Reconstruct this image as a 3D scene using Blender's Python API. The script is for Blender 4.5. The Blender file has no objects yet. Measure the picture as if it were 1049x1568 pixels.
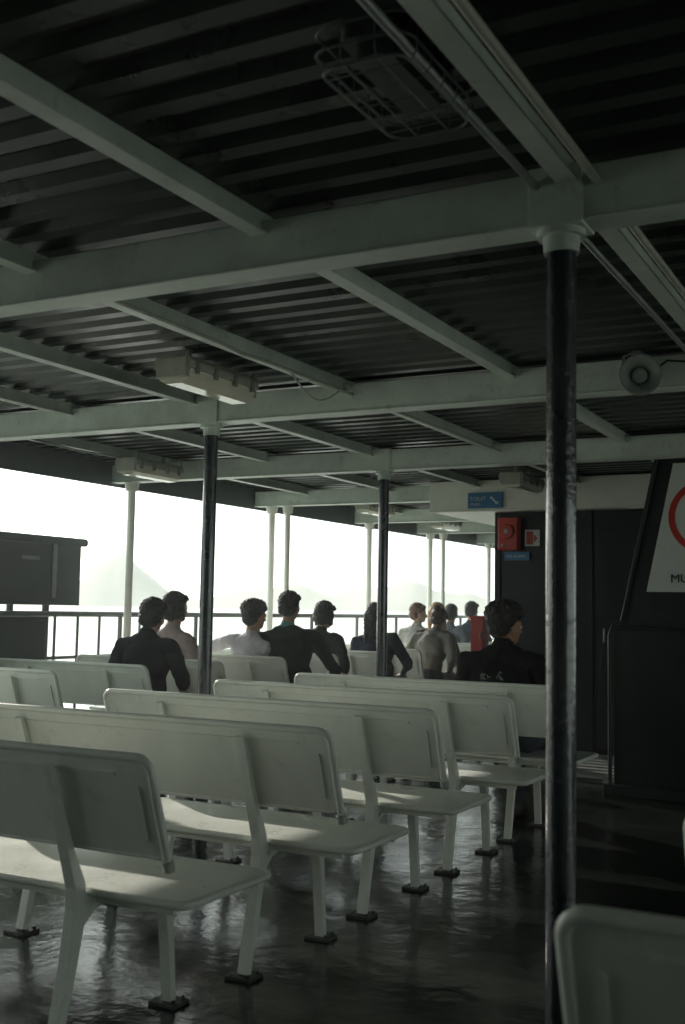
import bpy, math, random
import numpy as np
from mathutils import Vector, Matrix, Quaternion, noise
random.seed(4)
scene = bpy.context.scene
R = math.radians

# ------------------------------------------------------------------ materials
def mat(name, col, rough=0.5, var=0.15, vscale=6.0, bump=0.0, bscale=40.0, metallic=0.0,
        dirt=None, dirt_amt=0.0, coat=0.0, rvar=0.1, spec=0.5):
    m = bpy.data.materials.new(name); m.use_nodes = True
    nt = m.node_tree; N = nt.nodes; L = nt.links
    b = N['Principled BSDF']
    tc = N.new('ShaderNodeTexCoord')
    n1 = N.new('ShaderNodeTexNoise'); n1.inputs['Scale'].default_value = vscale
    n1.inputs['Detail'].default_value = 6; n1.inputs['Roughness'].default_value = 0.65
    L.new(tc.outputs['Object'], n1.inputs['Vector'])
    rmp = N.new('ShaderNodeMapRange'); rmp.inputs[1].default_value = 0.3; rmp.inputs[2].default_value = 0.7
    rmp.inputs[3].default_value = 1 - var; rmp.inputs[4].default_value = 1 + var * 0.5
    L.new(n1.outputs['Fac'], rmp.inputs[0])
    mul = N.new('ShaderNodeVectorMath'); mul.operation = 'SCALE'
    mul.inputs[0].default_value = col[:3]
    L.new(rmp.outputs[0], mul.inputs['Scale'])
    outc = mul.outputs[0]
    if dirt:
        n2 = N.new('ShaderNodeTexNoise'); n2.inputs['Scale'].default_value = vscale * 3.1
        n2.inputs['Detail'].default_value = 8; n2.inputs['Roughness'].default_value = 0.75
        L.new(tc.outputs['Object'], n2.inputs['Vector'])
        r2 = N.new('ShaderNodeMapRange'); r2.inputs[1].default_value = 0.56; r2.inputs[2].default_value = 0.72
        r2.inputs[3].default_value = 0; r2.inputs[4].default_value = dirt_amt
        L.new(n2.outputs['Fac'], r2.inputs[0])
        mx = N.new('ShaderNodeMix'); mx.data_type = 'RGBA'
        L.new(r2.outputs[0], mx.inputs[0]); L.new(outc, mx.inputs[6])
        mx.inputs[7].default_value = (*dirt, 1)
        outc = mx.outputs[2]
    L.new(outc, b.inputs['Base Color'])
    rr_ = N.new('ShaderNodeMapRange'); rr_.inputs[1].default_value = 0.3; rr_.inputs[2].default_value = 0.7
    rr_.inputs[3].default_value = max(0.03, rough - rvar); rr_.inputs[4].default_value = min(1, rough + rvar)
    L.new(n1.outputs['Fac'], rr_.inputs[0]); L.new(rr_.outputs[0], b.inputs['Roughness'])
    b.inputs['Metallic'].default_value = metallic
    b.inputs['Coat Weight'].default_value = coat
    b.inputs['Specular IOR Level'].default_value = spec
    if bump > 0:
        n3 = N.new('ShaderNodeTexNoise'); n3.inputs['Scale'].default_value = bscale
        n3.inputs['Detail'].default_value = 5
        L.new(tc.outputs['Object'], n3.inputs['Vector'])
        bp = N.new('ShaderNodeBump'); bp.inputs['Strength'].default_value = bump
        bp.inputs['Distance'].default_value = 0.01
        L.new(n3.outputs['Fac'], bp.inputs['Height']); L.new(bp.outputs[0], b.inputs['Normal'])
    return m

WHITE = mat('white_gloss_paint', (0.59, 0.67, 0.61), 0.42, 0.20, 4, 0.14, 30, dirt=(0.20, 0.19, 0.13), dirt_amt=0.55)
WHITE2 = mat('clean_white_paint', (0.84, 0.86, 0.78), 0.40, 0.08, 4, 0.08, 30, dirt=(0.4, 0.38, 0.28), dirt_amt=0.3)
BENCHP = mat('bench_paint', (0.78, 0.81, 0.74), 0.33, 0.12, 3, 0.12, 60, dirt=(0.30, 0.29, 0.22), dirt_amt=0.35)
STEELD = mat('dark_foot_steel', (0.05, 0.05, 0.045), 0.5, 0.3, 20, 0.2)
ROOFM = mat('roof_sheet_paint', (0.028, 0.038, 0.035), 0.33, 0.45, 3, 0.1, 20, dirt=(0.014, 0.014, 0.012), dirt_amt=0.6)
POSTM = mat('post_dark_paint', (0.018, 0.026, 0.032), 0.20, 0.3, 8, 0.25, 55, coat=0.5)
CASEM = mat('casing_dark_green_paint', (0.010, 0.018, 0.016), 0.42, 0.3, 4, 0.1, 30, spec=0.3)
WALLM = mat('cabin_dark_paint', (0.007, 0.012, 0.015), 0.45, 0.3, 4, 0.1, 30, spec=0.3)
BLOCKM = mat('light_blocker_paint', (0.30, 0.34, 0.32), 0.5, 0.2, 4, 0.1)  # for the added, unseen light-blocking wall and side panels
FASC = mat('fascia_paint', (0.10, 0.12, 0.13), 0.5, 0.2, 4, 0.1)
RAILM = mat('rail_paint', (0.16, 0.18, 0.18), 0.4, 0.2, 8)
PLAST = mat('lamp_body_plastic', (0.42, 0.44, 0.38), 0.45, 0.2, 14, 0.1, dirt=(0.15, 0.14, 0.1), dirt_amt=0.4)
DIFF = mat('lamp_diffuser_plastic', (0.75, 0.74, 0.62), 0.15, 0.1, 10)
GREYM = mat('galvanised_steel', (0.30, 0.32, 0.31), 0.4, 0.2, 20, 0.1, metallic=0.4)
CAGEM = mat('cage_wire_steel', (0.12, 0.14, 0.14), 0.5, 0.2, 20, 0.1)
CAGEB = mat('old_lamp_housing', (0.05, 0.06, 0.06), 0.4, 0.2, 20, 0.1)
BLACKM = mat('black_rubber', (0.012, 0.012, 0.012), 0.6, 0.2, 20)
REDM = mat('red_paint', (0.50, 0.025, 0.015), 0.4, 0.2, 10, 0.1)
BLUEM = mat('blue_sign_paint', (0.02, 0.16, 0.36), 0.4, 0.1, 10)
SIGNW = mat('sign_white', (0.62, 0.66, 0.62), 0.4, 0.08, 5)
PRINT = mat('print_grey', (0.34, 0.35, 0.35), 0.7, 0.3, 40)
HORNM = mat('horn_grey_paint', (0.30, 0.33, 0.31), 0.45, 0.2, 14)
HULL = mat('hull_paint', (0.65, 0.66, 0.64), 0.4, 0.1, 1)
LOCKM = mat('locker_grey_paint', (0.07, 0.09, 0.095), 0.45, 0.2, 4)
SHOE = mat('shoe_leather', (0.03, 0.03, 0.03), 0.5, 0.2, 20)
EYEW = mat('eye_white', (0.7, 0.7, 0.68), 0.2, 0.02, 10)
LIP = mat('lips', (0.32, 0.12, 0.10), 0.4, 0.1, 20)

# deck
DECK = bpy.data.materials.new('deck_paint'); DECK.use_nodes = True
nt = DECK.node_tree; N = nt.nodes; L = nt.links; b = N['Principled BSDF']
tc = N.new('ShaderNodeTexCoord')
n1 = N.new('ShaderNodeTexNoise'); n1.inputs['Scale'].default_value = 2.6; n1.inputs['Detail'].default_value = 10; n1.inputs['Roughness'].default_value = 0.72
L.new(tc.outputs['Object'], n1.inputs['Vector'])
cr = N.new('ShaderNodeValToRGB'); cr.color_ramp.elements[0].position = 0.35; cr.color_ramp.elements[1].position = 0.7
cr.color_ramp.elements[0].color = (0.004, 0.006, 0.005, 1); cr.color_ramp.elements[1].color = (0.016, 0.019, 0.016, 1)
L.new(n1.outputs['Fac'], cr.inputs[0]); L.new(cr.outputs[0], b.inputs['Base Color'])
mr = N.new('ShaderNodeMapRange'); mr.inputs[1].default_value = 0.35; mr.inputs[2].default_value = 0.65
mr.inputs[3].default_value = 0.08; mr.inputs[4].default_value = 0.24
L.new(n1.outputs['Fac'], mr.inputs[0]); L.new(mr.outputs[0], b.inputs['Roughness'])
b.inputs['Specular IOR Level'].default_value = 0.4
n2 = N.new('ShaderNodeTexNoise'); n2.inputs['Scale'].default_value = 5.5; n2.inputs['Detail'].default_value = 7; n2.inputs['Roughness'].default_value = 0.55
L.new(tc.outputs['Object'], n2.inputs['Vector'])
bp = N.new('ShaderNodeBump'); bp.inputs['Strength'].default_value = 0.5; bp.inputs['Distance'].default_value = 0.013
L.new(n2.outputs['Fac'], bp.inputs['Height']); L.new(bp.outputs[0], b.inputs['Normal'])

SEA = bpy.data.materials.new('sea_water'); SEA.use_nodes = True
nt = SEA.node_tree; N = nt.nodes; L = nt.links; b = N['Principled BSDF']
b.inputs['Base Color'].default_value = (0.45, 0.45, 0.40, 1); b.inputs['Roughness'].default_value = 0.3  # pale base colour stands in for sun glare off the water
tc = N.new('ShaderNodeTexCoord'); n2 = N.new('ShaderNodeTexNoise'); n2.inputs['Scale'].default_value = 0.4; n2.inputs['Detail'].default_value = 5
L.new(tc.outputs['Object'], n2.inputs['Vector'])
bp = N.new('ShaderNodeBump'); bp.inputs['Strength'].default_value = 0.4; bp.inputs['Distance'].default_value = 0.3
L.new(n2.outputs['Fac'], bp.inputs['Height']); L.new(bp.outputs[0], b.inputs['Normal'])
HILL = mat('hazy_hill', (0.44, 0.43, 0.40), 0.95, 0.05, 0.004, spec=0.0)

# ------------------------------------------------------------------ mesh builder
class MB:
    def __init__(s): s.v = []; s.f = []; s.m = []; s.s = []
    def add(s, vs, fs, m=0, sm=False):
        o = len(s.v); s.v += [tuple(x) for x in vs]
        for f in fs: s.f.append([o + i for i in f]); s.m.append(m); s.s.append(sm)
    def box(s, x0, x1, y0, y1, z0, z1, m=0):
        vs = [(x, y, z) for z in (z0, z1) for y in (y0, y1) for x in (x0, x1)]
        s.add(vs, [(0, 2, 3, 1), (4, 5, 7, 6), (0, 1, 5, 4), (2, 6, 7, 3), (0, 4, 6, 2), (1, 3, 7, 5)], m)
    def ring(s, c, t, r, n, up=None):
        t = Vector(t).normalized()
        a = up if up is not None else (Vector((0, 0, 1)) if abs(t.z) < 0.9 else Vector((1, 0, 0)))
        x = t.cross(a).normalized(); y = x.cross(t)
        return [Vector(c) + x * math.cos(2 * math.pi * i / n) * r + y * math.sin(2 * math.pi * i / n) * r for i in range(n)]
    def cyl(s, p0, p1, r0, r1=None, n=16, m=0, cap=True, sm=True):
        r1 = r0 if r1 is None else r1
        t = Vector(p1) - Vector(p0)
        A = s.ring(p0, t, r0, n); B = s.ring(p1, t, r1, n)
        s.add(A + B, [(i, i + n, (i + 1) % n + n, (i + 1) % n) for i in range(n)], m, sm)
        if cap:
            s.add(A, [tuple(range(n))], m); s.add(B, [tuple(reversed(range(n)))], m)
    def tube(s, pts, r, n=8, m=0, closed=False):
        pts = [Vector(p) for p in pts]; k = len(pts); V = []
        up = None
        for i, p in enumerate(pts):
            if closed: t = pts[(i + 1) % k] - pts[i - 1]
            else: t = pts[min(i + 1, k - 1)] - pts[max(i - 1, 0)]
            t.normalize()
            if up is None: up = Vector((0, 0, 1)) if abs(t.z) < 0.9 else Vector((0, 1, 0))
            x = t.cross(up)
            if x.length < 1e-4: x = t.orthogonal()
            x.normalize(); y = x.cross(t); up = y
            V += [p + x * math.cos(2 * math.pi * j / n) * r + y * math.sin(2 * math.pi * j / n) * r for j in range(n)]
        F = []
        for i in range(k if closed else k - 1):
            a = i * n; c = ((i + 1) % k) * n
            F += [(a + j, c + j, c + (j + 1) % n, a + (j + 1) % n) for j in range(n)]
        s.add(V, F, m, True)
        if not closed:
            s.add(V[:n], [tuple(range(n))], m); s.add(V[-n:], [tuple(reversed(range(n)))], m)
    def plate(s, outl, o, u, v, th, m=0):
        o = Vector(o); u = Vector(u).normalized(); v = Vector(v).normalized(); w = u.cross(v)
        n = len(outl)
        A = [o + u * a + v * c - w * th / 2 for a, c in outl]; B = [p + w * th for p in A]
        s.add(A, [tuple(reversed(range(n)))], m); s.add(B, [tuple(range(n))], m)
        s.add(A + B, [(i, (i + 1) % n, (i + 1) % n + n, i + n) for i in range(n)], m)
    def sweep(s, pts, hw, hts, x, m=0):      # flat bar in the YZ plane at given x
        P = [Vector((0, a, c)) for a, c in pts]; V = []
        for i, p in enumerate(P):
            t = (P[min(i + 1, len(P) - 1)] - P[max(i - 1, 0)]).normalized()
            nrm = Vector((0, -t.z, t.y)); h = hts[i]
            for sx, sn in ((-1, -1), (1, -1), (1, 1), (-1, 1)):
                V.append(Vector((x + sx * hw, 0, 0)) + p + nrm * h * sn)
        F = []
        for i in range(len(P) - 1):
            a = i * 4
            F += [(a + j, a + (j + 1) % 4, a + 4 + (j + 1) % 4, a + 4 + j) for j in range(4)]
        F += [(3, 2, 1, 0), tuple(len(P) * 4 - 4 + j for j in range(4))]
        s.add(V, F, m)
    def mesh(s, name, mats):
        me = bpy.data.meshes.new(name); me.from_pydata(s.v, [], s.f)
        for q in mats: me.materials.append(q)
        me.polygons.foreach_set('material_index', s.m); me.polygons.foreach_set('use_smooth', s.s)
        me.update()
        import bmesh
        bm = bmesh.new(); bm.from_mesh(me); bmesh.ops.recalc_face_normals(bm, faces=bm.faces); bm.to_mesh(me); bm.free()
        return me
    def obj(s, name, mats, bevel=0.0, loc=(0, 0, 0)):
        return inst(name, s.mesh(name, mats), loc, bevel)

def inst(name, me, loc=(0, 0, 0), bevel=0.0, rotz=0.0):
    o = bpy.data.objects.new(name, me); scene.collection.objects.link(o); o.location = loc; o.rotation_euler[2] = rotz
    if bevel > 0:
        bv = o.modifiers.new('bevel', 'BEVEL'); bv.width = bevel; bv.segments = 2; bv.limit_method = 'ANGLE'; bv.angle_limit = R(50)
    return o

def rr(w0, w1, h0, h1, r, n=5):
    P = []
    for cx, cy, a0 in ((w1 - r, h1 - r, 0), (w0 + r, h1 - r, 90), (w0 + r, h0 + r, 180), (w1 - r, h0 + r, 270)):
        for i in range(n + 1):
            a = R(a0 + 90 * i / n); P.append((cx + r * math.cos(a), cy + r * math.sin(a)))
    return P

# ------------------------------------------------------------------ setting
mb = MB(); S = 20000
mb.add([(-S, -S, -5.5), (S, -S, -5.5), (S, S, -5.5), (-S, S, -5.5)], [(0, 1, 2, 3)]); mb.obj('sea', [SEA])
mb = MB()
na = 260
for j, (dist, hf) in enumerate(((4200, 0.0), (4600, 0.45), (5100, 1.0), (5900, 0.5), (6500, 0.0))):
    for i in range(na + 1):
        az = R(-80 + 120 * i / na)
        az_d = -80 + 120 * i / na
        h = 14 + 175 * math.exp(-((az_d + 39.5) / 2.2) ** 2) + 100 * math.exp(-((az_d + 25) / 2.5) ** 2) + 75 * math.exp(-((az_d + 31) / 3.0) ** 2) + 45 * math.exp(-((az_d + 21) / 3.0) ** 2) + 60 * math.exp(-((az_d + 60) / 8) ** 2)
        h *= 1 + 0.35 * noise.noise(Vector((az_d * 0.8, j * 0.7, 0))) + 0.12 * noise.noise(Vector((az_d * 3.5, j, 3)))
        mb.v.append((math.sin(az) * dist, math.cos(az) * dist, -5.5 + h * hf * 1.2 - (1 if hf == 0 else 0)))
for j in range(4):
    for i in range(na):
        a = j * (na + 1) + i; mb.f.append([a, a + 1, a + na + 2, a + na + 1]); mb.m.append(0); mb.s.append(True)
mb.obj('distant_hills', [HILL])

XE = 6.2
mb = MB(); mb.box(-6.45, 6.45, -5, 18, -0.15, 0, 0); mb.obj('deck_floor', [DECK])
mb = MB(); mb.box(-6.5, 6.5, -5.05, 18.05, -6, -0.152, 0); mb.obj('ferry_hull', [HULL], 0.05)
mb = MB(); mb.box(-5.9, 5.9, -4.6, -4.5, 0.0, 2.47)  # unseen wall added aft to keep light off the near ceiling
for x in (-4, -2, 0, 2, 4): mb.box(x - 0.03, x + 0.03, -4.5, -4.46, 0.0, 2.3)
mb.obj('aft_light_blocker', [BLOCKM], 0.004)
for sx in (-1, 1):  # unseen side panels added to darken the near roof
    mb = MB(); mb.box(sx * 6.13 - 0.02, sx * 6.13 + 0.02, -4.45, -0.8, 0.02, 2.29)
    for y in (-3.5, -2.2, -1.0): mb.box(sx * 6.10 - 0.02, sx * 6.10 + 0.02, y, y + 0.04, 0.02, 2.28)
    mb.obj('side_light_blocker', [BLOCKM], 0.004)

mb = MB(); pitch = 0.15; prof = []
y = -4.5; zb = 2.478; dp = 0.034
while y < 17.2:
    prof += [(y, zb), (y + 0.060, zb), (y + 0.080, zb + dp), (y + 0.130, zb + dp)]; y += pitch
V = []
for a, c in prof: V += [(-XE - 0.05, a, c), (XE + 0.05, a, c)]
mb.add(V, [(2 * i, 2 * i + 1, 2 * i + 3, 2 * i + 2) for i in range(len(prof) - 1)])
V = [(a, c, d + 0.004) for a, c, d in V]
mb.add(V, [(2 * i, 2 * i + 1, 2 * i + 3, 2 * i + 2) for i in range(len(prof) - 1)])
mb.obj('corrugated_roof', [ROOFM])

B1 = 2.88
BY = [-1.5, 0.7, B1, 5.20, 7.47, 9.75, 12.0, 13.85, 16.1]
for yb in BY:
    mb = MB(); mb.box(-XE, XE, yb - 0.05, yb + 0.05, 2.30, 2.445)
    mb.box(-XE, XE, yb - 0.058, yb + 0.058, 2.292, 2.302)
    mb.obj('roof_beam', [WHITE], 0.006)
SX = [-5.6, -4.65, -3.72, -2.76, -1.82, -0.84, 0.06, 1.0, 1.95, 2.9, 3.8, 4.7, 5.6]
for i, x in enumerate(SX):
    mb = MB(); mb.box(x - 0.006, x + 0.006, -4.4, 17.1, 2.405, 2.476)
    mb.box(x - 0.030, x + 0.030, -4.4, 17.1, 2.400, 2.408)
    mb.obj('roof_stringer', [WHITE], 0.002)
for sx in (-1, 1):
    mb = MB(); mb.box(sx * 6.25 - 0.012, sx * 6.25 + 0.012, -4.5, 17.2, 2.27, 2.55)
    mb.obj('roof_fascia', [FASC], 0.004)
mb = MB(); mb.box(-6.2, 6.2, 17.2, 17.22, 2.33, 2.55); mb.obj('roof_fascia', [FASC])

def conduit(pts, r=0.012, name='cable_conduit', m=GREYM):
    mb = MB(); mb.tube(pts, r, 8); mb.obj(name, [m])
conduit([(-0.76, -3, 2.395), (-0.76, 6.5, 2.395), (-0.76, 12, 2.395)], 0.012, m=PLAST)
conduit([(-0.925, -3, 2.40), (-0.925, 9, 2.40)], 0.011, m=GREYM)
conduit([(-2.69, 3.0, 2.392), (-2.69, 3.9, 2.385), (-2.68, 4.05, 2.37), (-2.70, 4.3, 2.385), (-2.69, 9, 2.39)], 0.009, m=PLAST)
cab = [(-2.75 + 0.0, 4.6 + 0.05 * i, 2.40 - 0.09 * math.sin(math.pi * i / 10)) for i in range(11)]
conduit(cab, 0.005, m=PLAST)
conduit([(-5.5, 5.3, 2.40), (-5.5, 6.2, 2.37), (-5.5, 7.4, 2.40)], 0.008, m=GREYM)

def post(x, y, dark=True, r=0.039, name='roof_post'):
    mb = MB()
    mb.cyl((x, y, 0.012), (x, y, 2.245), r, r, 28, 1 if dark else 0)
    mb.cyl((x, y, 2.225), (x, y, 2.292), r + 0.008, r + 0.012, 28, 0)
    mb.cyl((x, y, 2.268), (x, y, 2.291), r + 0.026, r + 0.026, 28, 0)
    mb.box(x - 0.075, x + 0.075, y - 0.064, y + 0.064, 2.287, 2.452, 0)
    mb.box(x - 0.09, x + 0.09, y - 0.09, y + 0.09, 0.0, 0.012, 2)
    for a in (-1, 1):
        for c in (-1, 1):
            mb.cyl((x + a * 0.07, y + c * 0.07, 0.012), (x + a * 0.07, y + c * 0.07, 0.024), 0.01, n=6, m=2)
    mb.obj(name, [WHITE, POSTM, STEELD], 0.004)
post(-0.873, B1, r=0.040)
for yb in (BY[3], 7.47): post(-3.63, yb)
for yb in (B1, BY[3], 7.47): post(3.63, yb)
def edgepost(x, y, r=0.033):
    mb = MB(); mb.cyl((x, y, 0), (x, y, 2.295), r, r, 20); mb.cyl((x, y, 2.22), (x, y, 2.292), r + .02, r + .03, 20)
    mb.cyl((x, y, 0.0), (x, y, 0.015), r + .04, r + .04, 20)
    mb.obj('edge_post', [WHITE2])
for yb in BY:
    edgepost(-6.02, yb); edgepost(6.02, yb)
edgepost(-5.83, 9.75, 0.028); edgepost(-5.83, 13.85, 0.028); edgepost(-5.83, 12.02, 0.022)

for sx in (-1, 1):
    mb = MB(); X = sx * 6.22
    for z, r in ((1.17, 0.024), (0.82, 0.014), (0.48, 0.014), (0.15, 0.014)):
        mb.cyl((X, -4.8, z), (X, 17.8, z), r, n=10)
    yy = -4.7
    while yy < 17.8:
        mb.cyl((X, yy, 0), (X, yy, 1.17), 0.02, n=10); yy += 1.12
    yy = 6.0
    while yy < 8.6:
        mb.cyl((X, yy, 0.15), (X, yy, 1.17), 0.012, n=8); yy += 0.27
    mb.obj('deck_railing', [RAILM])
mb = MB()
for z, r in ((1.17, 0.024), (0.82, 0.014), (0.48, 0.014)): mb.cyl((-6.2, 17.75, z), (6.2, 17.75, z), r, n=10)
xx = -5.5
while xx < 6: mb.cyl((xx, 17.75, 0), (xx, 17.75, 1.17), 0.02, n=10); xx += 1.1
mb.obj('deck_railing', [RAILM])

# cabin
mb = MB(); mb.box(-3.6, -0.6, 9.85, 16.2, 0.0, 2.20, 0)
mb.box(-3.62, -3.56, 9.835, 9.86, 0.0, 2.18, 0)
mb.box(-2.72, -2.69, 9.83, 9.856, 0.0, 2.18, 0)
mb.box(-2.65, -1.95, 9.838, 9.852, 0.06, 2.0, 0)
mb.cyl((-2.58, 9.80, 1.0), (-2.58, 9.80, 1.12), 0.01, n=8, m=1)
mb.obj('deck_cabin', [WALLM, GREYM], 0.004)
mb = MB(); mb.box(-4.19, -1.86, 9.62, 16.3, 2.18, 2.463, 0)
mb.box(-1.858, -0.5, 9.45, 16.3, 2.235, 2.463, 0)
mb.box(-4.20, -1.86, 9.612, 9.63, 2.172, 2.19, 0)
mb.cyl((-2.3, 9.60, 2.17), (-1.2, 9.44, 2.21), 0.012, n=8, m=0)
mb.obj('cabin_soffit', [WHITE2], 0.006)
mb = MB()  # slats added to stand in for stripes of light on the floor
for i in range(8):
    yy = 8.35 + i * 0.17
    mb.box(-3.1, -2.06, yy, yy + 0.07, 0.02, 0.045)
for xx in (-3.0, -2.2): mb.box(xx, xx + 0.05, 8.3, 9.65, 0.001, 0.021)
mb.obj('light_stripe_slats', [GREYM], 0.003)

# engine casing
mb = MB(); Y0 = 7.85
mb.box(-2.0, 1.2, Y0, 9.6, 0.0, 1.15, 0)
V = [(-1.96, Y0 + 0.03, 1.15), (1.1, Y0 + 0.03, 1.15), (1.1, 9.5, 1.15), (-1.96, 9.5, 1.15),
     (-1.69, Y0 + 0.06, 2.46), (1.0, Y0 + 0.06, 2.46), (1.0, 9.4, 2.46), (-1.69, 9.4, 2.46)]
mb.add(V, [(3, 2, 1, 0), (4, 5, 6, 7), (0, 1, 5, 4), (1, 2, 6, 5), (2, 3, 7, 6), (3, 0, 4, 7)], 0)
mb.tube([(-2.02, Y0 - 0.03, 0.02), (-2.02, Y0 - 0.03, 1.1), (-2.0, Y0 - 0.02, 1.17), (-1.94, Y0 + 0.0, 1.2), (-1.68, Y0 + 0.03, 2.44)], 0.014, 8, 0)
mb.cyl((-2.0, Y0 - 0.005, 1.155), (1.2, Y0 - 0.005, 1.155), 0.014, n=8)
mb.box(-2.06, 1.25, Y0 - 0.06, 9.65, 0.0, 0.07, 0)
mb.obj('engine_casing', [CASEM], 0.01)
par = bpy.data.objects.new('muster_station_sign', None); scene.collection.objects.link(par)
mb = MB()
def face_y(z): return Y0 + 0.03 + (z - 1.15) / 1.31 * 0.03 - 0.008
pts = [(-1.775, 1.41), (-0.90, 1.41), (-0.90, 2.31), (-1.59, 2.31)]
mb.add([(x, face_y(z) - 0.004, z) for x, z in pts] + [(x, face_y(z) + 0.004, z) for x, z in pts],
       [(0, 1, 2, 3), (7, 6, 5, 4), (0, 4, 5, 1), (1, 5, 6, 2), (2, 6, 7, 3), (3, 7, 4, 0)])
o = mb.obj('board', [SIGNW]); o.parent = par
mb = MB(); cx, cz = -1.36, 1.93; n = 48; V = []
for rad in (0.262, 0.218):
    for i in range(n):
        a = 2 * math.pi * i / n; z = cz + rad * math.sin(a); V.append((cx + rad * math.cos(a), face_y(z) - 0.008, z))
mb.add(V, [(i, (i + 1) % n, (i + 1) % n + n, i + n) for i in range(n)])
o = mb.obj('red_ring', [REDM]); o.parent = par
def text(name, body, size, loc, m, parent=None, align='LEFT', rx=90):
    c = bpy.data.curves.new(name, 'FONT'); c.body = body; c.size = size; c.align_x = align; c.extrude = 0.0008
    c.materials.append(m); o = bpy.data.objects.new(name, c); scene.collection.objects.link(o)
    o.location = loc; o.rotation_euler = (R(rx), 0, 0)
    if parent: o.parent = parent
    return o
text('lettering', 'MUSTER POINT', 0.085, (-1.61, face_y(1.5) - 0.008, 1.475), CASEM, par)

par = bpy.data.objects.new('toilet_sign', None); scene.collection.objects.link(par)
mb = MB(); mb.box(-3.80, -3.46, 9.600, 9.611, 2.20, 2.345); mb.obj('panel', [BLUEM], 0.002).parent = par
text('lettering', 'TOILET', 0.05, (-3.78, 9.597, 2.272), SIGNW, par)
text('lettering_small', 'STAIRS', 0.035, (-3.78, 9.597, 2.225), SIGNW, par)
mb = MB()
mb.add([(-3.57, 9.597, 2.31), (-3.51, 9.597, 2.25), (-3.523, 9.597, 2.24), (-3.583, 9.597, 2.298)], [(0, 1, 2, 3)])
mb.add([(-3.535, 9.5965, 2.235), (-3.50, 9.5965, 2.235), (-3.50, 9.5965, 2.27)], [(0, 1, 2)])
mb.obj('arrow', [SIGNW]).parent = par
par = bpy.data.objects.new('fire_alarm_box', None); scene.collection.objects.link(par)
mb = MB(); mb.box(-3.55, -3.36, 9.72, 9.84, 1.82, 2.12); mb.obj('box', [REDM], 0.012).parent = par
mb = MB(); mb.cyl((-3.455, 9.72, 1.99), (-3.455, 9.69, 1.99), 0.07, 0.06, 24); mb.cyl((-3.455, 9.69, 1.99), (-3.455, 9.675, 1.99), 0.02, 0.02, 12, m=1)
mb.cyl((-3.50, 9.72, 1.86), (-3.50, 9.70, 1.86), 0.014, n=10, m=1)
mb.obj('bell', [REDM, PLAST]).parent = par
mb = MB(); mb.box(-3.52, -3.28, 9.822, 9.833, 1.73, 1.805); mb.obj('label', [BLUEM]).parent = par
text('lettering', 'FIRE ALARM', 0.034, (-3.50, 9.819, 1.755), SIGNW, par)
par = bpy.data.objects.new('fire_instruction_sign', None); scene.collection.objects.link(par)
mb = MB(); mb.box(-3.32, -3.18, 9.822, 9.832, 1.86, 2.01); mb.box(-3.305, -3.245, 9.818, 9.822, 1.875, 1.995, 1)
mb.add([(-3.235, 9.8175, 1.89), (-3.195, 9.8175, 1.93), (-3.235, 9.8175, 1.97)], [(0, 1, 2)], 1)
mb.obj('panel', [SIGNW, REDM]).parent = par
mb = MB(); mb.box(-3.80, -3.68, 9.70, 9.86, 0.86, 1.20, 0); mb.box(-3.81, -3.67, 9.69, 9.87, 1.19, 1.21, 0)
mb.cyl((-3.74, 9.78, 0), (-3.74, 9.78, 0.86), 0.02, n=10, m=1); mb.box(-3.82, -3.66, 9.70, 9.86, 0, 0.012, 1)
mb.cyl((-3.70, 9.685, 1.0), (-3.70, 9.685, 1.06), 0.008, n=8, m=1)
mb.obj('red_fire_locker', [REDM, GREYM], 0.006)

mb = MB(); mb.box(-7.0, -6.36, 4.3, 7.25, 1.24, 1.74, 0)
mb.plate(rr(4.25, 7.3, 1.735, 1.80, 0.03), (-6.68, 0, 0), (0, 1, 0), (0, 0, 1), 0.70, 0)
for yy in (4.6, 5.6, 6.9): mb.box(-6.355, -6.345, yy, yy + 0.05, 1.3, 1.74, 1)
for yy in (4.6, 5.8, 7.0):
    mb.cyl((-6.5, yy, -0.3), (-6.5, yy, 1.26), 0.03, n=10, m=0); mb.cyl((-6.9, yy, -0.3), (-6.9, yy, 1.26), 0.03, n=10, m=0)
mb.box(-6.355, -6.348, 6.55, 6.75, 1.6, 1.63, 1)
mb.cyl((-6.7, 4.5, 1.83), (-6.7, 6.6, 1.83), 0.05, 0.05, 14, 1)
mb.box(-7.0, -6.3, 4.3, 7.25, -0.3, -0.2, 0)
mb.obj('liferaft_locker', [LOCKM, GREYM], 0.015)
mb = MB(); mb.box(-6.13, -5.98, 5.2, 6.45, 0.55, 1.12, 0); mb.box(-6.14, -5.97, 5.18, 6.47, 1.12, 1.15, 0)
for yy in (5.3, 6.35): mb.box(-6.11, -6.0, yy, yy + .05, 0, .55, 0)
mb.box(-5.979, -5.970, 5.9, 5.93, 0.6, 1.1, 1)
mb.obj('lifejacket_locker', [LOCKM, GREYM], 0.01)

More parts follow.
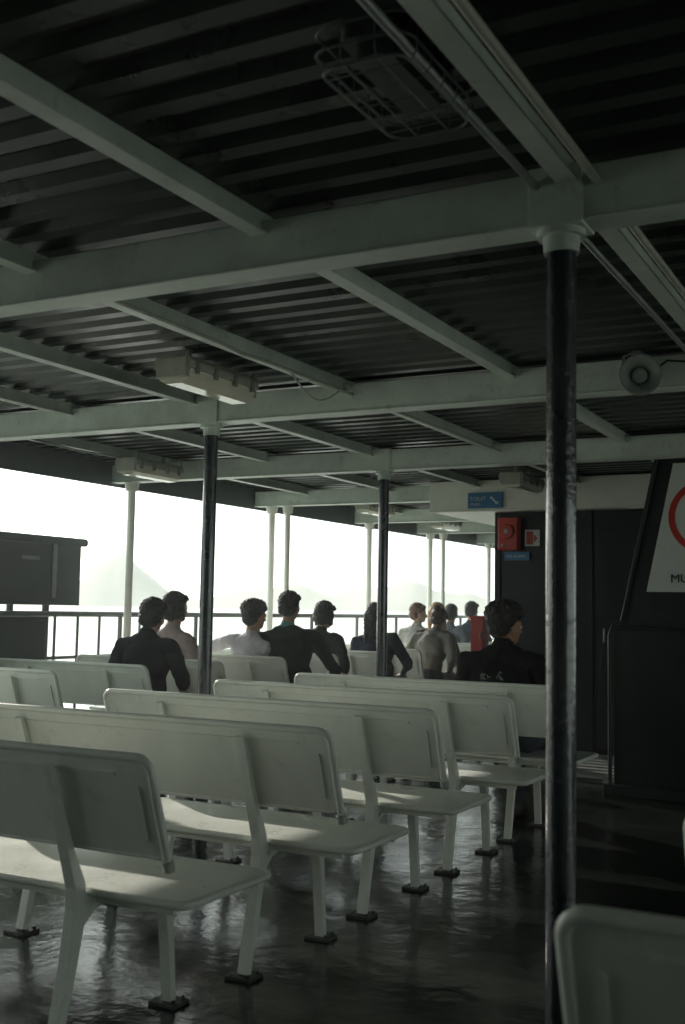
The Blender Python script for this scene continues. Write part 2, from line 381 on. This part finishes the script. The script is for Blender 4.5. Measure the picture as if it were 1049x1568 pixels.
# ------------------------------------------------------------------ benches
def bench_mesh(Ln):
    mb = MB(); h = Ln / 2
    tY, tZ, bY, bZ = 0.0, 0.85, 0.095, 0.575
    v = Vector((0, bY - tY, bZ - tZ)); H = v.length; v.normalize(); up = -v
    o = Vector((0, bY, bZ)); u = Vector((1, 0, 0))
    mb.plate(rr(-h + 0.012, h - 0.012, 0.0, H - 0.010, 0.045), o, u, up, 0.010, 0)
    def P(a, c, off=0.0): return o + u * a + up * c + u.cross(up) * off
    path = [P(-h + 0.01, -0.02)]
    path += [P(-h + 0.01, H * 0.5)]
    for i in range(7):
        a = R(180 - 90 * i / 6); path.append(P(-h + 0.05 + 0.04 * math.cos(a), H - 0.04 + 0.04 * math.sin(a)))
    for i in range(7):
        a = R(90 - 90 * i / 6); path.append(P(h - 0.05 + 0.04 * math.cos(a), H - 0.04 + 0.04 * math.sin(a)))
    path += [P(h - 0.01, H * 0.5), P(h - 0.01, -0.02)]
    mb.tube(path, 0.0125, 10)
    mb.tube([P(-h + 0.03, 0.0), P(h - 0.03, 0.0)], 0.008, 8)
    for off in (0.007, -0.007):
        mb.plate(rr(-h + 0.13, h - 0.13, H - 0.056, H - 0.044, 0.003, 2), o + u.cross(up) * off, u, up, 0.007, 0)
        for sx in (-1, 1):
            c = sx * (h - 0.060)
            mb.plate(rr(c - 0.005, c + 0.005, 0.05, H - 0.08, 0.003, 2), o + u.cross(up) * off, u, up, 0.007, 0)
            mb.cyl(P(sx * (h - 0.01), -0.035), P(sx * (h - 0.01), -0.005), 0.017, n=10)
    z = 0.44
    mb.plate(rr(-h + 0.0, h - 0.0, 0.165, 0.615, 0.035), (0, 0, z), (1, 0, 0), (0, 1, 0), 0.008, 0)
    lp = [(a, c, z - 0.006) for a, c in rr(-h, h, 0.165, 0.615, 0.035)]
    mb.tube(lp, 0.013, 8, closed=True)
    mb.box(-h + 0.05, h - 0.05, 0.585, 0.600, z - 0.05, z - 0.005)
    mb.box(-h + 0.05, h - 0.05, 0.185, 0.200, z - 0.04, z - 0.005)
    for sx in (-1, 1):
        x = sx * (h - 0.345)
        mb.sweep([(-0.02, 0.815), (0.078, 0.555), (0.118, 0.46), (0.125, 0.39), (0.100, 0.25), (0.045, 0.012)], 0.019, [0.008, 0.013, 0.022, 0.026, 0.019, 0.015], x)
        mb.sweep([(0.13, 0.42), (0.30, 0.412), (0.57, 0.42)], 0.018, [0.018, 0.013, 0.016], x)
        mb.sweep([(0.515, 0.425), (0.535, 0.35), (0.555, 0.2), (0.575, 0.012)], 0.019, [0.026, 0.020, 0.015, 0.013], x)
        mb.sweep([(0.110, 0.30), (0.135, 0.35), (0.18, 0.388), (0.25, 0.402)], 0.016, [0.010, 0.012, 0.012, 0.008], x)
        mb.box(x - 0.05, x + 0.05, 0.0, 0.09, 0.0, 0.012, 1); mb.box(x - 0.05, x + 0.05, 0.535, 0.62, 0.0, 0.012, 1)
        for q in (0.015, 0.075, 0.55, 0.605):
            mb.cyl((x + 0.035, q, 0.012), (x + 0.035, q, 0.022), 0.007, n=6, m=1)
        for q in (0.2, 0.8):
            pp = P(x, H * q, 0.0); mb.cyl(pp + Vector((0, -0.03, -0.004)), pp + Vector((0, -0.012, 0)), 0.006, n=8, m=0)
    return mb.mesh('metal_bench', [BENCHP, STEELD])
B170 = bench_mesh(1.70); B140 = bench_mesh(1.38)
def bench(x, y, me=B170): inst('metal_bench', me, (x, y, 0), 0.0015, R(random.uniform(-.25, .25)))
ROWS = [1.50, 2.38, 3.24, 4.12, 5.02, 5.88, 6.76, 7.64, 8.52, 9.40, 10.28, 11.16, 12.04, 12.92, 13.80]
bench(-2.67, ROWS[1])
for yy in ROWS[2:6]: bench(-2.60, yy)
for yy in ROWS: bench(-5.25, yy, B140)
for yy in ROWS[:6]: bench(0.385, yy)

# ------------------------------------------------------------------ lamps
def lamp_mesh():
    mb = MB()
    mb.plate([(-0.075, 0.0), (0.075, 0.0), (0.085, -0.02), (0.085, -0.045), (-0.085, -0.045), (-0.085, -0.02)], (0, 0, 0), (1, 0, 0), (0, 0, 1), 0.70, 0)
    mb.plate([(-0.078, -0.046), (0.078, -0.046), (0.066, -0.085), (0.035, -0.10), (-0.035, -0.10), (-0.066, -0.085)], (0, 0, 0), (1, 0, 0), (0, 0, 1), 0.66, 1)
    for yy in (-0.28, -0.1, 0.1, 0.28):
        for sx in (-1, 1): mb.box(sx * 0.086 - 0.006, sx * 0.086 + 0.006, yy - 0.015, yy + 0.015, -0.065, -0.02, 2)
    for yy in (-0.34, 0.34): mb.box(-0.07, 0.07, yy - 0.02, yy + 0.02, -0.08, -0.005, 0)
    for yy in (-0.2, 0.2):
        mb.box(-0.012, 0.012, yy - 0.012, yy + 0.012, 0, 0.045, 0); mb.box(-0.05, 0.05, yy - 0.02, yy + 0.02, 0.0, 0.008, 2)
    mb.tube([(0.0, 0.36, -0.03), (0.0, 0.42, -0.05), (0.0, 0.47, -0.01), (0.0, 0.48, 0.04)], 0.006, 8, 2)
    mb.cyl((0.0, 0.36, -0.03), (0, 0.385, -0.035), 0.014, n=10, m=2)
    return mb.mesh('fluorescent_lamp', [PLAST, DIFF, GREYM])
LM = lamp_mesh()
for (x, y, z) in ((-3.17, 4.50, 2.435), (-5.45, 6.98, 2.38), (-3.1, 9.1, 2.42), (-5.4, 12.9, 2.40), (-5.0, 15.0, 2.40), (-5.3, 10.7, 2.40), (3.0, 4.4, 2.40)):
    o = inst('fluorescent_lamp', LM, (x, y, z), 0.003); o.scale = (1.25, 0.86, 1.3)
mb = MB()
Z0 = 0.0
mb.plate(rr(-0.10, 0.10, -0.30, 0.30, 0.05), (0, 0, Z0 + 0.13), (1, 0, 0), (0, 1, 0), 0.05, 0)
mb.plate(rr(-0.07, 0.07, -0.26, 0.26, 0.05), (0, 0, Z0 + 0.075), (1, 0, 0), (0, 1, 0), 0.05, 1)
for zz, g in ((Z0 + 0.13, 0.0), (Z0 + 0.06, 0.0), (Z0, 0.02)):
    mb.tube([(a, c, zz) for a, c in rr(-0.17 + g, 0.17 - g, -0.36 + g, 0.36 - g, 0.07)], 0.005, 6, 2, closed=True)
for i in range(5):
    q = -0.26 + 0.13 * i
    mb.tube([(-0.17, q, Z0 + 0.13), (-0.165, q, Z0 + 0.03), (-0.145, q, Z0), (0.145, q, Z0), (0.165, q, Z0 + 0.03), (0.17, q, Z0 + 0.13)], 0.003, 6, 2)
for q in (-0.06, 0.06):
    mb.tube([(q, -0.36, Z0 + 0.13), (q, -0.355, Z0 + 0.03), (q, -0.335, Z0), (q, 0.335, Z0), (q, 0.355, Z0 + 0.03), (q, 0.36, Z0 + 0.13)], 0.003, 6, 2)
for q in (-0.2, 0.2): mb.box(-0.02, 0.02, q - 0.015, q + 0.015, Z0 + 0.15, Z0 + 0.17, 0)
o = mb.obj('caged_lamp', [CAGEB, CAGEB, CAGEM], 0, (-1.015, 2.13, 2.37)); o.scale = (0.66, 0.56, 0.66)

mb = MB(); n = 32
profh = [(0.0, 0.018), (0.03, 0.022), (0.07, 0.035), (0.10, 0.055), (0.125, 0.082), (0.132, 0.092), (0.128, 0.094), (0.118, 0.080), (0.09, 0.048), (0.06, 0.030)]
V = []
for a, r_ in profh:
    for i in range(n): V.append((r_ * math.cos(2 * math.pi * i / n), -a, r_ * math.sin(2 * math.pi * i / n)))
mb.add(V, [(k * n + i, k * n + (i + 1) % n, (k + 1) * n + (i + 1) % n, (k + 1) * n + i) for k in range(len(profh) - 1) for i in range(n)], 0, True)
mb.cyl((0, -0.03, 0), (0, -0.095, 0), 0.016, 0.034, 20, 0)
mb.cyl((0, -0.095, 0), (0, -0.104, 0), 0.034, 0.022, 20, 0)
mb.cyl((0, 0.06, 0), (0, 0.0, 0), 0.042, 0.036, 20, 0)
mb.tube([(-0.06, 0.02, 0), (-0.06, 0.02, 0.10), (0.0, 0.03, 0.125), (0.06, 0.02, 0.10), (0.06, 0.02, 0)], 0.007, 8, 1)
mb.box(-0.02, 0.02, 0.02, 0.10, 0.115, 0.128, 1)
o = mb.obj('horn_loudspeaker', [HORNM, GREYM], 0, (-1.18, 5.07, 2.335)); o.rotation_euler = (R(6), 0, R(20))
conduit([(-1.12, 5.10, 2.36), (-1.05, 5.10, 2.41), (-0.97, 5.11, 2.40), (-0.90, 5.12, 2.44), (-0.87, 5.13, 2.44)], 0.005, 'speaker_cable', BLACKM)

# ------------------------------------------------------------------ people
def prim_mesh(prims):
    import bmesh
    bm = bmesh.new()
    for p in prims:
        if p[0] == 'E':
            M = Matrix.Translation(p[1]) @ Matrix.Diagonal((*p[2], 1))
            bmesh.ops.create_uvsphere(bm, u_segments=20, v_segments=14, radius=1, matrix=M)
        else:
            a = Vector(p[1]); c = Vector(p[2]); r0, r1 = p[3]
            for q, r_ in ((a, r0), (c, r1)):
                bmesh.ops.create_uvsphere(bm, u_segments=16, v_segments=10, radius=r_, matrix=Matrix.Translation(q))
            d = c - a; qt = d.to_track_quat('Z', 'Y').to_matrix().to_4x4()
            bmesh.ops.create_cone(bm, cap_ends=True, segments=16, radius1=r0, radius2=r1, depth=d.length, matrix=Matrix.Translation((a + c) / 2) @ qt)
    me = bpy.data.meshes.new('tmp'); bm.to_mesh(me); bm.free(); return me

def fused(name, prims, voxel, smooth, mats, jitter=0.0, jscale=30):
    me = prim_mesh(prims); o = bpy.data.objects.new('tmp', me); scene.collection.objects.link(o)
    r_ = o.modifiers.new('r', 'REMESH'); r_.mode = 'VOXEL'; r_.voxel_size = voxel
    if smooth:
        s_ = o.modifiers.new('s', 'SMOOTH'); s_.factor = 0.5; s_.iterations = smooth
    dg = bpy.context.evaluated_depsgraph_get(); dg.update()
    out = bpy.data.meshes.new_from_object(o.evaluated_get(dg)); out.name = name
    bpy.data.objects.remove(o)
    for q in mats: out.materials.append(q)
    nf = len(out.polygons); C = np.zeros(nf * 3); out.polygons.foreach_get('center', C); C = C.reshape(-1, 3)
    best = np.full(nf, 1e9); lab = np.zeros(nf, int)
    for p in prims:
        if p[0] == 'E':
            q = (C - np.array(p[1])) / np.array(p[2]); d = (np.linalg.norm(q, axis=1) - 1) * min(p[2])
        else:
            a = np.array(p[1]); c = np.array(p[2]); ab = c - a
            t = np.clip(((C - a) @ ab) / (ab @ ab), 0, 1)
            d = np.linalg.norm(C - (a + t[:, None] * ab), axis=1) - (p[3][0] * (1 - t) + p[3][1] * t)
        k = d < best; best[k] = d[k]; lab[k] = p[-1]
    out.polygons.foreach_set('material_index', lab.astype(np.int32)); out.polygons.foreach_set('use_smooth', [True] * nf)
    if jitter:
        co = [v.co.copy() for v in out.vertices]; no = [v.normal.copy() for v in out.vertices]
        for v, c, n_ in zip(out.vertices, co, no):
            v.co = c + n_ * jitter * (noise.noise(c * jscale) + 0.5 * noise.noise(c * jscale * 2.7))
    out.update(); return out

skins = {}
def skinm(c):
    if c not in skins: skins[c] = mat('skin', c, 0.5, 0.1, 12, 0.05, 200)
    return skins[c]
hand_cache = {}
def hand_mesh(side, sk):
    if (side, sk.name) in hand_cache: return hand_cache[(side, sk.name)]
    s = side; P = [('E', (0, 0.045, 0), (0.038, 0.050, 0.014), 0), ('C', (0, -0.03, 0.0), (0, 0.02, 0), (0.026, 0.024), 0)]
    for k, (x, ln) in enumerate(((-0.030, 0.072), (-0.010, 0.080), (0.010, 0.075), (0.029, 0.058))):
        x *= s; a = (x, 0.085, 0.002); m_ = (x * 1.12, 0.085 + ln * 0.5, -0.006); e = (x * 1.15, 0.085 + ln * 0.88, -0.028)
        P += [('C', a, m_, (0.0092, 0.0085), 0), ('C', m_, e, (0.0085, 0.007), 0)]
    P += [('C', (-0.030 * s, 0.02, -0.004), (-0.058 * s, 0.058, -0.012), (0.013, 0.010), 0), ('C', (-0.058 * s, 0.058, -0.012), (-0.062 * s, 0.088, -0.016), (0.010, 0.008), 0)]
    me = fused('hand', P, 0.0032, 2, [sk]); hand_cache[(side, sk.name)] = me; return me

def person(name, x, y, shirt=(0.02, 0.02, 0.022), pants=(0.03, 0.035, 0.05), hair=(0.012, 0.010, 0.009), skin=(0.42, 0.26, 0.18),
           sc=1.0, yaw=0, head_yaw=0, head_pitch=0, lean=0, side=0, hairtype='short', arms=None, width=1.0, sleeve_long=False, collar=None, headup=0.0, head_roll=0):
    par = bpy.data.objects.new(name, None); scene.collection.objects.link(par)
    par.location = (x, y, 0); par.rotation_euler[2] = R(yaw)
    sk = skinm(skin)
    sm = mat('shirt_cloth', shirt, 0.85, 0.25, 8, 0.9, 11, spec=0.2); pm = mat('trouser_cloth', pants, 0.85, 0.2, 8, 0.5, 16)
    cm = mat('collar_cloth', collar, 0.8) if collar else sm
    w = width
    piv = Vector((0, 0, 0.56)); Rm = Matrix.Rotation(R(side), 3, 'Y') @ Matrix.Rotation(R(-lean), 3, 'X')
    def T(p):
        q = Rm @ (Vector(p) - piv) + piv; q.z = piv.z + (q.z - piv.z) * sc; return tuple(q)
    sh_l, sh_r = T((-0.185 * w, -0.07, 0.975)), T((0.185 * w, -0.07, 0.975))
    arms = arms or {}
    eL = arms.get('eL', (-0.27 * w, 0.0, 0.74)); hL = arms.get('hL', (-0.13, 0.27, 0.625))
    eR = arms.get('eR', (0.27 * w, 0.0, 0.74)); hR = arms.get('hR', (0.13, 0.27, 0.625))
    fs = 1 if sleeve_long else 0
    P = [('E', (0, 0, 0.565), (0.165, 0.135, 0.115), 1), ('E', T((0, -0.03, 0.69)), (0.155 * w, 0.115, 0.15), 0),
         ('E', T((0, -0.055, 0.86)), (0.172 * w, 0.118, 0.17), 0),
         ('C', T((-0.14 * w, -0.065, 0.975)), T((0.14 * w, -0.065, 0.975)), (0.068, 0.068), 0),
         ('E', T((0, -0.068, 1.015)), (0.125 * w, 0.07, 0.062), 0),
         ('C', T((0, -0.060, 1.03)), T((0, -0.055, 1.065)), (0.066, 0.060), 4),
         ('C', T((0, -0.060, 1.03)), T((0, -0.035, 1.14 + headup)), (0.054, 0.052), 2),
         ('C', sh_l, eL, (0.060, 0.050), 0), ('C', sh_r, eR, (0.060, 0.050), 0),
         ('C', eL, hL, (0.042, 0.027), 0 if fs else 2), ('C', eR, hR, (0.042, 0.027), 0 if fs else 2)]
    for s in (-1, 1):
        P += [('C', (s * 0.095, 0.02, 0.545), (s * 0.13, 0.45, 0.53), (0.090, 0.062), 1),
              ('C', (s * 0.13, 0.45, 0.525), (s * 0.135, 0.44, 0.13), (0.060, 0.045), 1),
              ('C', (s * 0.135, 0.42, 0.055), (s * 0.15, 0.58, 0.038), (0.048, 0.036), 3)]
    me = fused('body', P, 0.013, 3, [sm, pm, sk, SHOE, cm], 0.013, 9)
    o = bpy.data.objects.new('body', me); scene.collection.objects.link(o); o.parent = par
    for s, e, h in ((-1, eL, hL), (1, eR, hR)):
        ho = bpy.data.objects.new('hand', hand_mesh(-s, sk)); scene.collection.objects.link(ho); ho.parent = par
        d = (Vector(h) - Vector(e)); d.z *= 0.45; d.normalize()
        ho.rotation_mode = 'QUATERNION'; ho.rotation_quaternion = d.to_track_quat('Y', 'Z'); ho.location = Vector(h) + d * 0.02
    hp = [('E', (0, -0.005, 0.135), (0.075, 0.094, 0.092), 0), ('E', (0, 0.028, 0.085), (0.061, 0.064, 0.085), 0), ('E', (0, 0.045, 0.032), (0.042, 0.042, 0.032), 0),
          ('C', (0, 0.088, 0.108), (0, 0.104, 0.078), (0.008, 0.014), 0), ('E', (-0.079, -0.004, 0.088), (0.012, 0.021, 0.032), 0), ('E', (0.079, -0.004, 0.088), (0.012, 0.021, 0.032), 0),
          ('C', (0, -0.022, -0.05), (0, -0.010, 0.06), (0.050, 0.050), 0), ('E', (0, 0.082, 0.046), (0.022, 0.012, 0.008), 1), ('E', (0, 0.078, 0.122), (0.045, 0.013, 0.010), 0)]
    me = fused('head', hp, 0.0055, 2, [sk, LIP])
    hb = bpy.data.objects.new('head', me); scene.collection.objects.link(hb); hb.parent = par
    hb.location = T((0, -0.03, 1.105 + headup)); hb.rotation_euler = (R(head_pitch), R(head_roll), R(head_yaw))
    eb = MB()
    for s in (-1, 1):
        c = Vector((s * 0.029, 0.078, 0.104))
        eb.cyl(c, c + Vector((0, 0.010, 0)), 0.013, 0.009, 12, 0); eb.cyl(c + Vector((0, .0095, 0)), c + Vector((0, 0.0115, 0)), 0.0055, n=10, m=1)
    eo = eb.obj('eyes', [EYEW, BLACKM]); eo.parent = hb
    hm = mat('hair', hair, 0.6, 0.5, 60, 0.8, 120)
    H = [('E', (0, -0.016, 0.158), (0.086, 0.100, 0.086), 0), ('E', (0, -0.052, 0.105), (0.078, 0.062, 0.078), 0),
         ('C', (-0.072, -0.012, 0.13), (-0.070, -0.03, 0.085), (0.018, 0.010), 0), ('C', (0.072, -0.012, 0.13), (0.070, -0.03, 0.085), (0.018, 0.010), 0),
         ('C', (-0.05, 0.052, 0.185), (0.05, 0.052, 0.185), (0.028, 0.028), 0)]
    if hairtype == 'long':
        for k in range(7):
            t = -0.066 + 0.022 * k
            H.append(('C', (t, -0.07 + 0.02 * abs(t) / 0.066, 0.12), (t * 1.15 + random.uniform(-.01, .01), -0.095, -0.13 - random.uniform(0, .05)), (0.034, 0.018), 0))
        H += [('C', (-0.078, -0.005, 0.13), (-0.088, -0.03, -0.06), (0.024, 0.016), 0), ('C', (0.078, -0.005, 0.13), (0.088, -0.03, -0.06), (0.024, 0.016), 0)]
    if hairtype == 'bob':
        H += [('E', (0, -0.04, 0.10), (0.092, 0.075, 0.095), 0), ('C', (-0.080, -0.01, 0.12), (-0.080, 0.0, 0.03), (0.024, 0.018), 0), ('C', (0.080, -0.01, 0.12), (0.080, 0.0, 0.03), (0.024, 0.018), 0)]
    if hairtype == 'bun':
        H += [('E', (0, -0.10, 0.19), (0.042, 0.04, 0.04), 0)]
    if hairtype == 'fluffy':
        H += [('E', (0.02, -0.01, 0.185), (0.088, 0.095, 0.07), 0), ('E', (-0.03, -0.04, 0.17), (0.075, 0.08, 0.075), 0)]
        for k in range(16):
            a = random.uniform(0, 6.28); e = random.uniform(0.2, 1.3)
            dx, dy, dz = math.cos(a) * math.cos(e), math.sin(a) * math.cos(e) * 1.0, math.sin(e)
            if dy > 0.5: continue
            H.append(('E', (dx * 0.078, -0.02 + dy * 0.088, 0.165 + dz * 0.075), (0.026, 0.026, 0.022), 0))
    me = fused('hair', H, 0.006, 1, [hm], 0.009, 50)
    ho = bpy.data.objects.new('hair', me); scene.collection.objects.link(ho); ho.parent = hb
    return par, o

p0, b0 = person('seated_man', -2.17, 6.14, shirt=(0.005, 0.005, 0.006), hairtype='fluffy', head_yaw=-28, head_pitch=-4, yaw=-4, sc=0.99, width=1.16, lean=-3, headup=-0.03, skin=(0.36, 0.20, 0.13))
mb = MB()
bpy.context.view_layer.update()
def stroke(pts):
    V = []
    for (x, z) in pts:
        ok, loc, nrm, _ = b0.ray_cast(Vector((x, -1, z)), Vector((0, 1, 0)))
        V.append(loc + nrm * 0.003 if ok else Vector((x, -0.17, z)))
    mb.tube(V, 0.003, 5)
for cx, ps in ((-0.095, [(0, 0), (.012, .018), (.022, .003), (.032, .018)]), (-0.095, [(0.003, -.010), (.02, -.005), (.035, -.011)]), (-0.05, [(0, .01), (.01, -.004), (.022, .004)]),
               (0.02, [(-.012, -.006), (0, .016), (.012, 0), (.022, -.006)]), (0.02, [(0, .022), (.008, .032), (.014, .02)]), (0.02, [(.0, .0), (.010, -.010), (.026, -.014)])):
    dense = []
    for i in range(len(ps) - 1):
        for t in (0, .33, .66): dense.append((cx + ps[i][0] * (1 - t) + ps[i + 1][0] * t, 0.885 + ps[i][1] * (1 - t) + ps[i + 1][1] * t))
    dense.append((cx + ps[-1][0], 0.885 + ps[-1][1])); stroke(dense)
q = mb.obj('shirt_print', [PRINT]); q.parent = p0

person('seated_man', -4.76, 6.14, shirt=(0.008, 0.010, 0.016), head_yaw=6, sc=0.97, head_roll=6, lean=6, width=1.06, yaw=5, headup=-0.02)
person('seated_woman', -5.19, 7.02, shirt=(0.46, 0.36, 0.36), hairtype='bob', head_yaw=-8, sc=1.04, sleeve_long=True, yaw=-6, side=3)
person('seated_woman', -5.06, 7.90, shirt=(0.62, 0.60, 0.64), hairtype='fluffy', head_yaw=-22, sc=0.96, side=9, lean=-6, arms={'eL': (-0.42, -0.10, 0.88), 'hL': (-0.6, 0.0, 0.87)}, sleeve_long=True, head_roll=6)
person('seated_man', -4.64, 7.90, shirt=(0.006, 0.008, 0.010), collar=(0.10, 0.30, 0.30), sc=1.09, width=1.3, head_yaw=4, side=-3, arms={'eL': (-0.44, -0.10, 0.84), 'hL': (-0.55, 0.05, 0.80), 'eR': (0.40, -0.02, 0.76)}, headup=0.0, sleeve_long=True)
person('seated_woman', -4.90, 8.78, shirt=(0.02, 0.02, 0.02), hairtype='bob', sc=0.97, head_yaw=-8, lean=12, head_pitch=-10)
person('seated_woman', -4.70, 9.66, shirt=(0.012, 0.016, 0.035), hairtype='long', sc=0.96, head_yaw=12, sleeve_long=True, side=-6, yaw=8)
person('seated_man', -5.5, 12.30, shirt=(0.40, 0.40, 0.38), hair=(0.16, 0.09, 0.05), head_yaw=-50, skin=(0.5, 0.32, 0.24), lean=5)
person('seated_woman', -4.90, 11.42, shirt=(0.02, 0.018, 0.016), hair=(0.42, 0.27, 0.12), hairtype='long', head_yaw=25, skin=(0.5, 0.32, 0.24), sleeve_long=True, side=4)
person('seated_man', -5.45, 13.18, shirt=(0.15, 0.17, 0.20), head_yaw=10, lean=8)
person('seated_man', -5.48, 14.06, shirt=(0.02, 0.04, 0.07), head_yaw=-10, sc=1.08, sleeve_long=True)
person('seated_woman', -4.60, 10.54, shirt=(0.20, 0.20, 0.18), hair=(0.05, 0.03, 0.02), hairtype='bun', lean=28, head_pitch=-30, sleeve_long=True, sc=1.0)

# ------------------------------------------------------------------ scatter volume added for a bloom-like glow around the openings
mb = MB(); mb.box(-14, 14, -8, 30, -5.4, 6.0)
HZ = bpy.data.materials.new('bloom_haze'); HZ.use_nodes = True
nt = HZ.node_tree; nt.nodes.clear()
out = nt.nodes.new('ShaderNodeOutputMaterial'); vs = nt.nodes.new('ShaderNodeVolumeScatter')
vs.inputs['Color'].default_value = (0.95, 1.0, 0.98, 1); vs.inputs['Density'].default_value = 0.0050; vs.inputs['Anisotropy'].default_value = 0.84
nt.links.new(vs.outputs[0], out.inputs['Volume'])
mb.obj('bloom_haze', [HZ])

# ------------------------------------------------------------------ light, world, camera
EL, AZ = 21.0, 27.0
Sd = Vector((-math.cos(R(EL)) * math.cos(R(AZ)), math.cos(R(EL)) * math.sin(R(AZ)), math.sin(R(EL))))
ld = bpy.data.lights.new('sun', 'SUN'); ld.energy = 5.0; ld.angle = R(0.6); ld.color = (1.0, 0.94, 0.84)
lo = bpy.data.objects.new('sun', ld); scene.collection.objects.link(lo)
lo.rotation_mode = 'QUATERNION'; lo.rotation_quaternion = (-Sd).to_track_quat('-Z', 'Y')
w = bpy.data.worlds.new('World'); scene.world = w; w.use_nodes = True
nt = w.node_tree; bg = nt.nodes['Background']
sky = nt.nodes.new('ShaderNodeTexSky'); sky.sky_type = 'NISHITA'; sky.sun_disc = False
sky.sun_elevation = R(EL); sky.sun_rotation = math.atan2(Sd.x, Sd.y)
sky.dust_density = 2.0; sky.air_density = 1.0; sky.ozone_density = 1.0
hs = nt.nodes.new('ShaderNodeHueSaturation'); hs.inputs['Saturation'].default_value = 0.35
nt.links.new(sky.outputs[0], hs.inputs['Color'])
mx = nt.nodes.new('ShaderNodeMix'); mx.data_type = 'RGBA'; mx.inputs[0].default_value = 0.6     # sea haze
nt.links.new(hs.outputs[0], mx.inputs[6]); mx.inputs[7].default_value = (17.0, 19.6, 18.3, 1)
nt.links.new(mx.outputs[2], bg.inputs[0]); bg.inputs[1].default_value = 0.15

cd = bpy.data.cameras.new('camera'); cam = bpy.data.objects.new('camera', cd); scene.collection.objects.link(cam)
cd.sensor_fit = 'VERTICAL'; cd.sensor_height = 36; cd.sensor_width = 24; cd.lens = 39.03
cd.clip_start = 0.05; cd.clip_end = 60000
cam.location = (0, 0, 1.25)
F = Vector((-math.sin(R(28.05)) * math.cos(R(5)), math.cos(R(28.05)) * math.cos(R(5)), math.sin(R(5))))
cam.rotation_mode = 'QUATERNION'
cam.rotation_quaternion = F.to_track_quat('-Z', 'Y') @ Quaternion((0, 0, 1), R(1.05))
cd.dof.use_dof = True; cd.dof.focus_distance = 6.0; cd.dof.aperture_fstop = 4.0
scene.camera = cam
scene.view_settings.view_transform = 'Standard'; scene.view_settings.look = 'None'
scene.view_settings.exposure = 0; scene.view_settings.gamma = 1
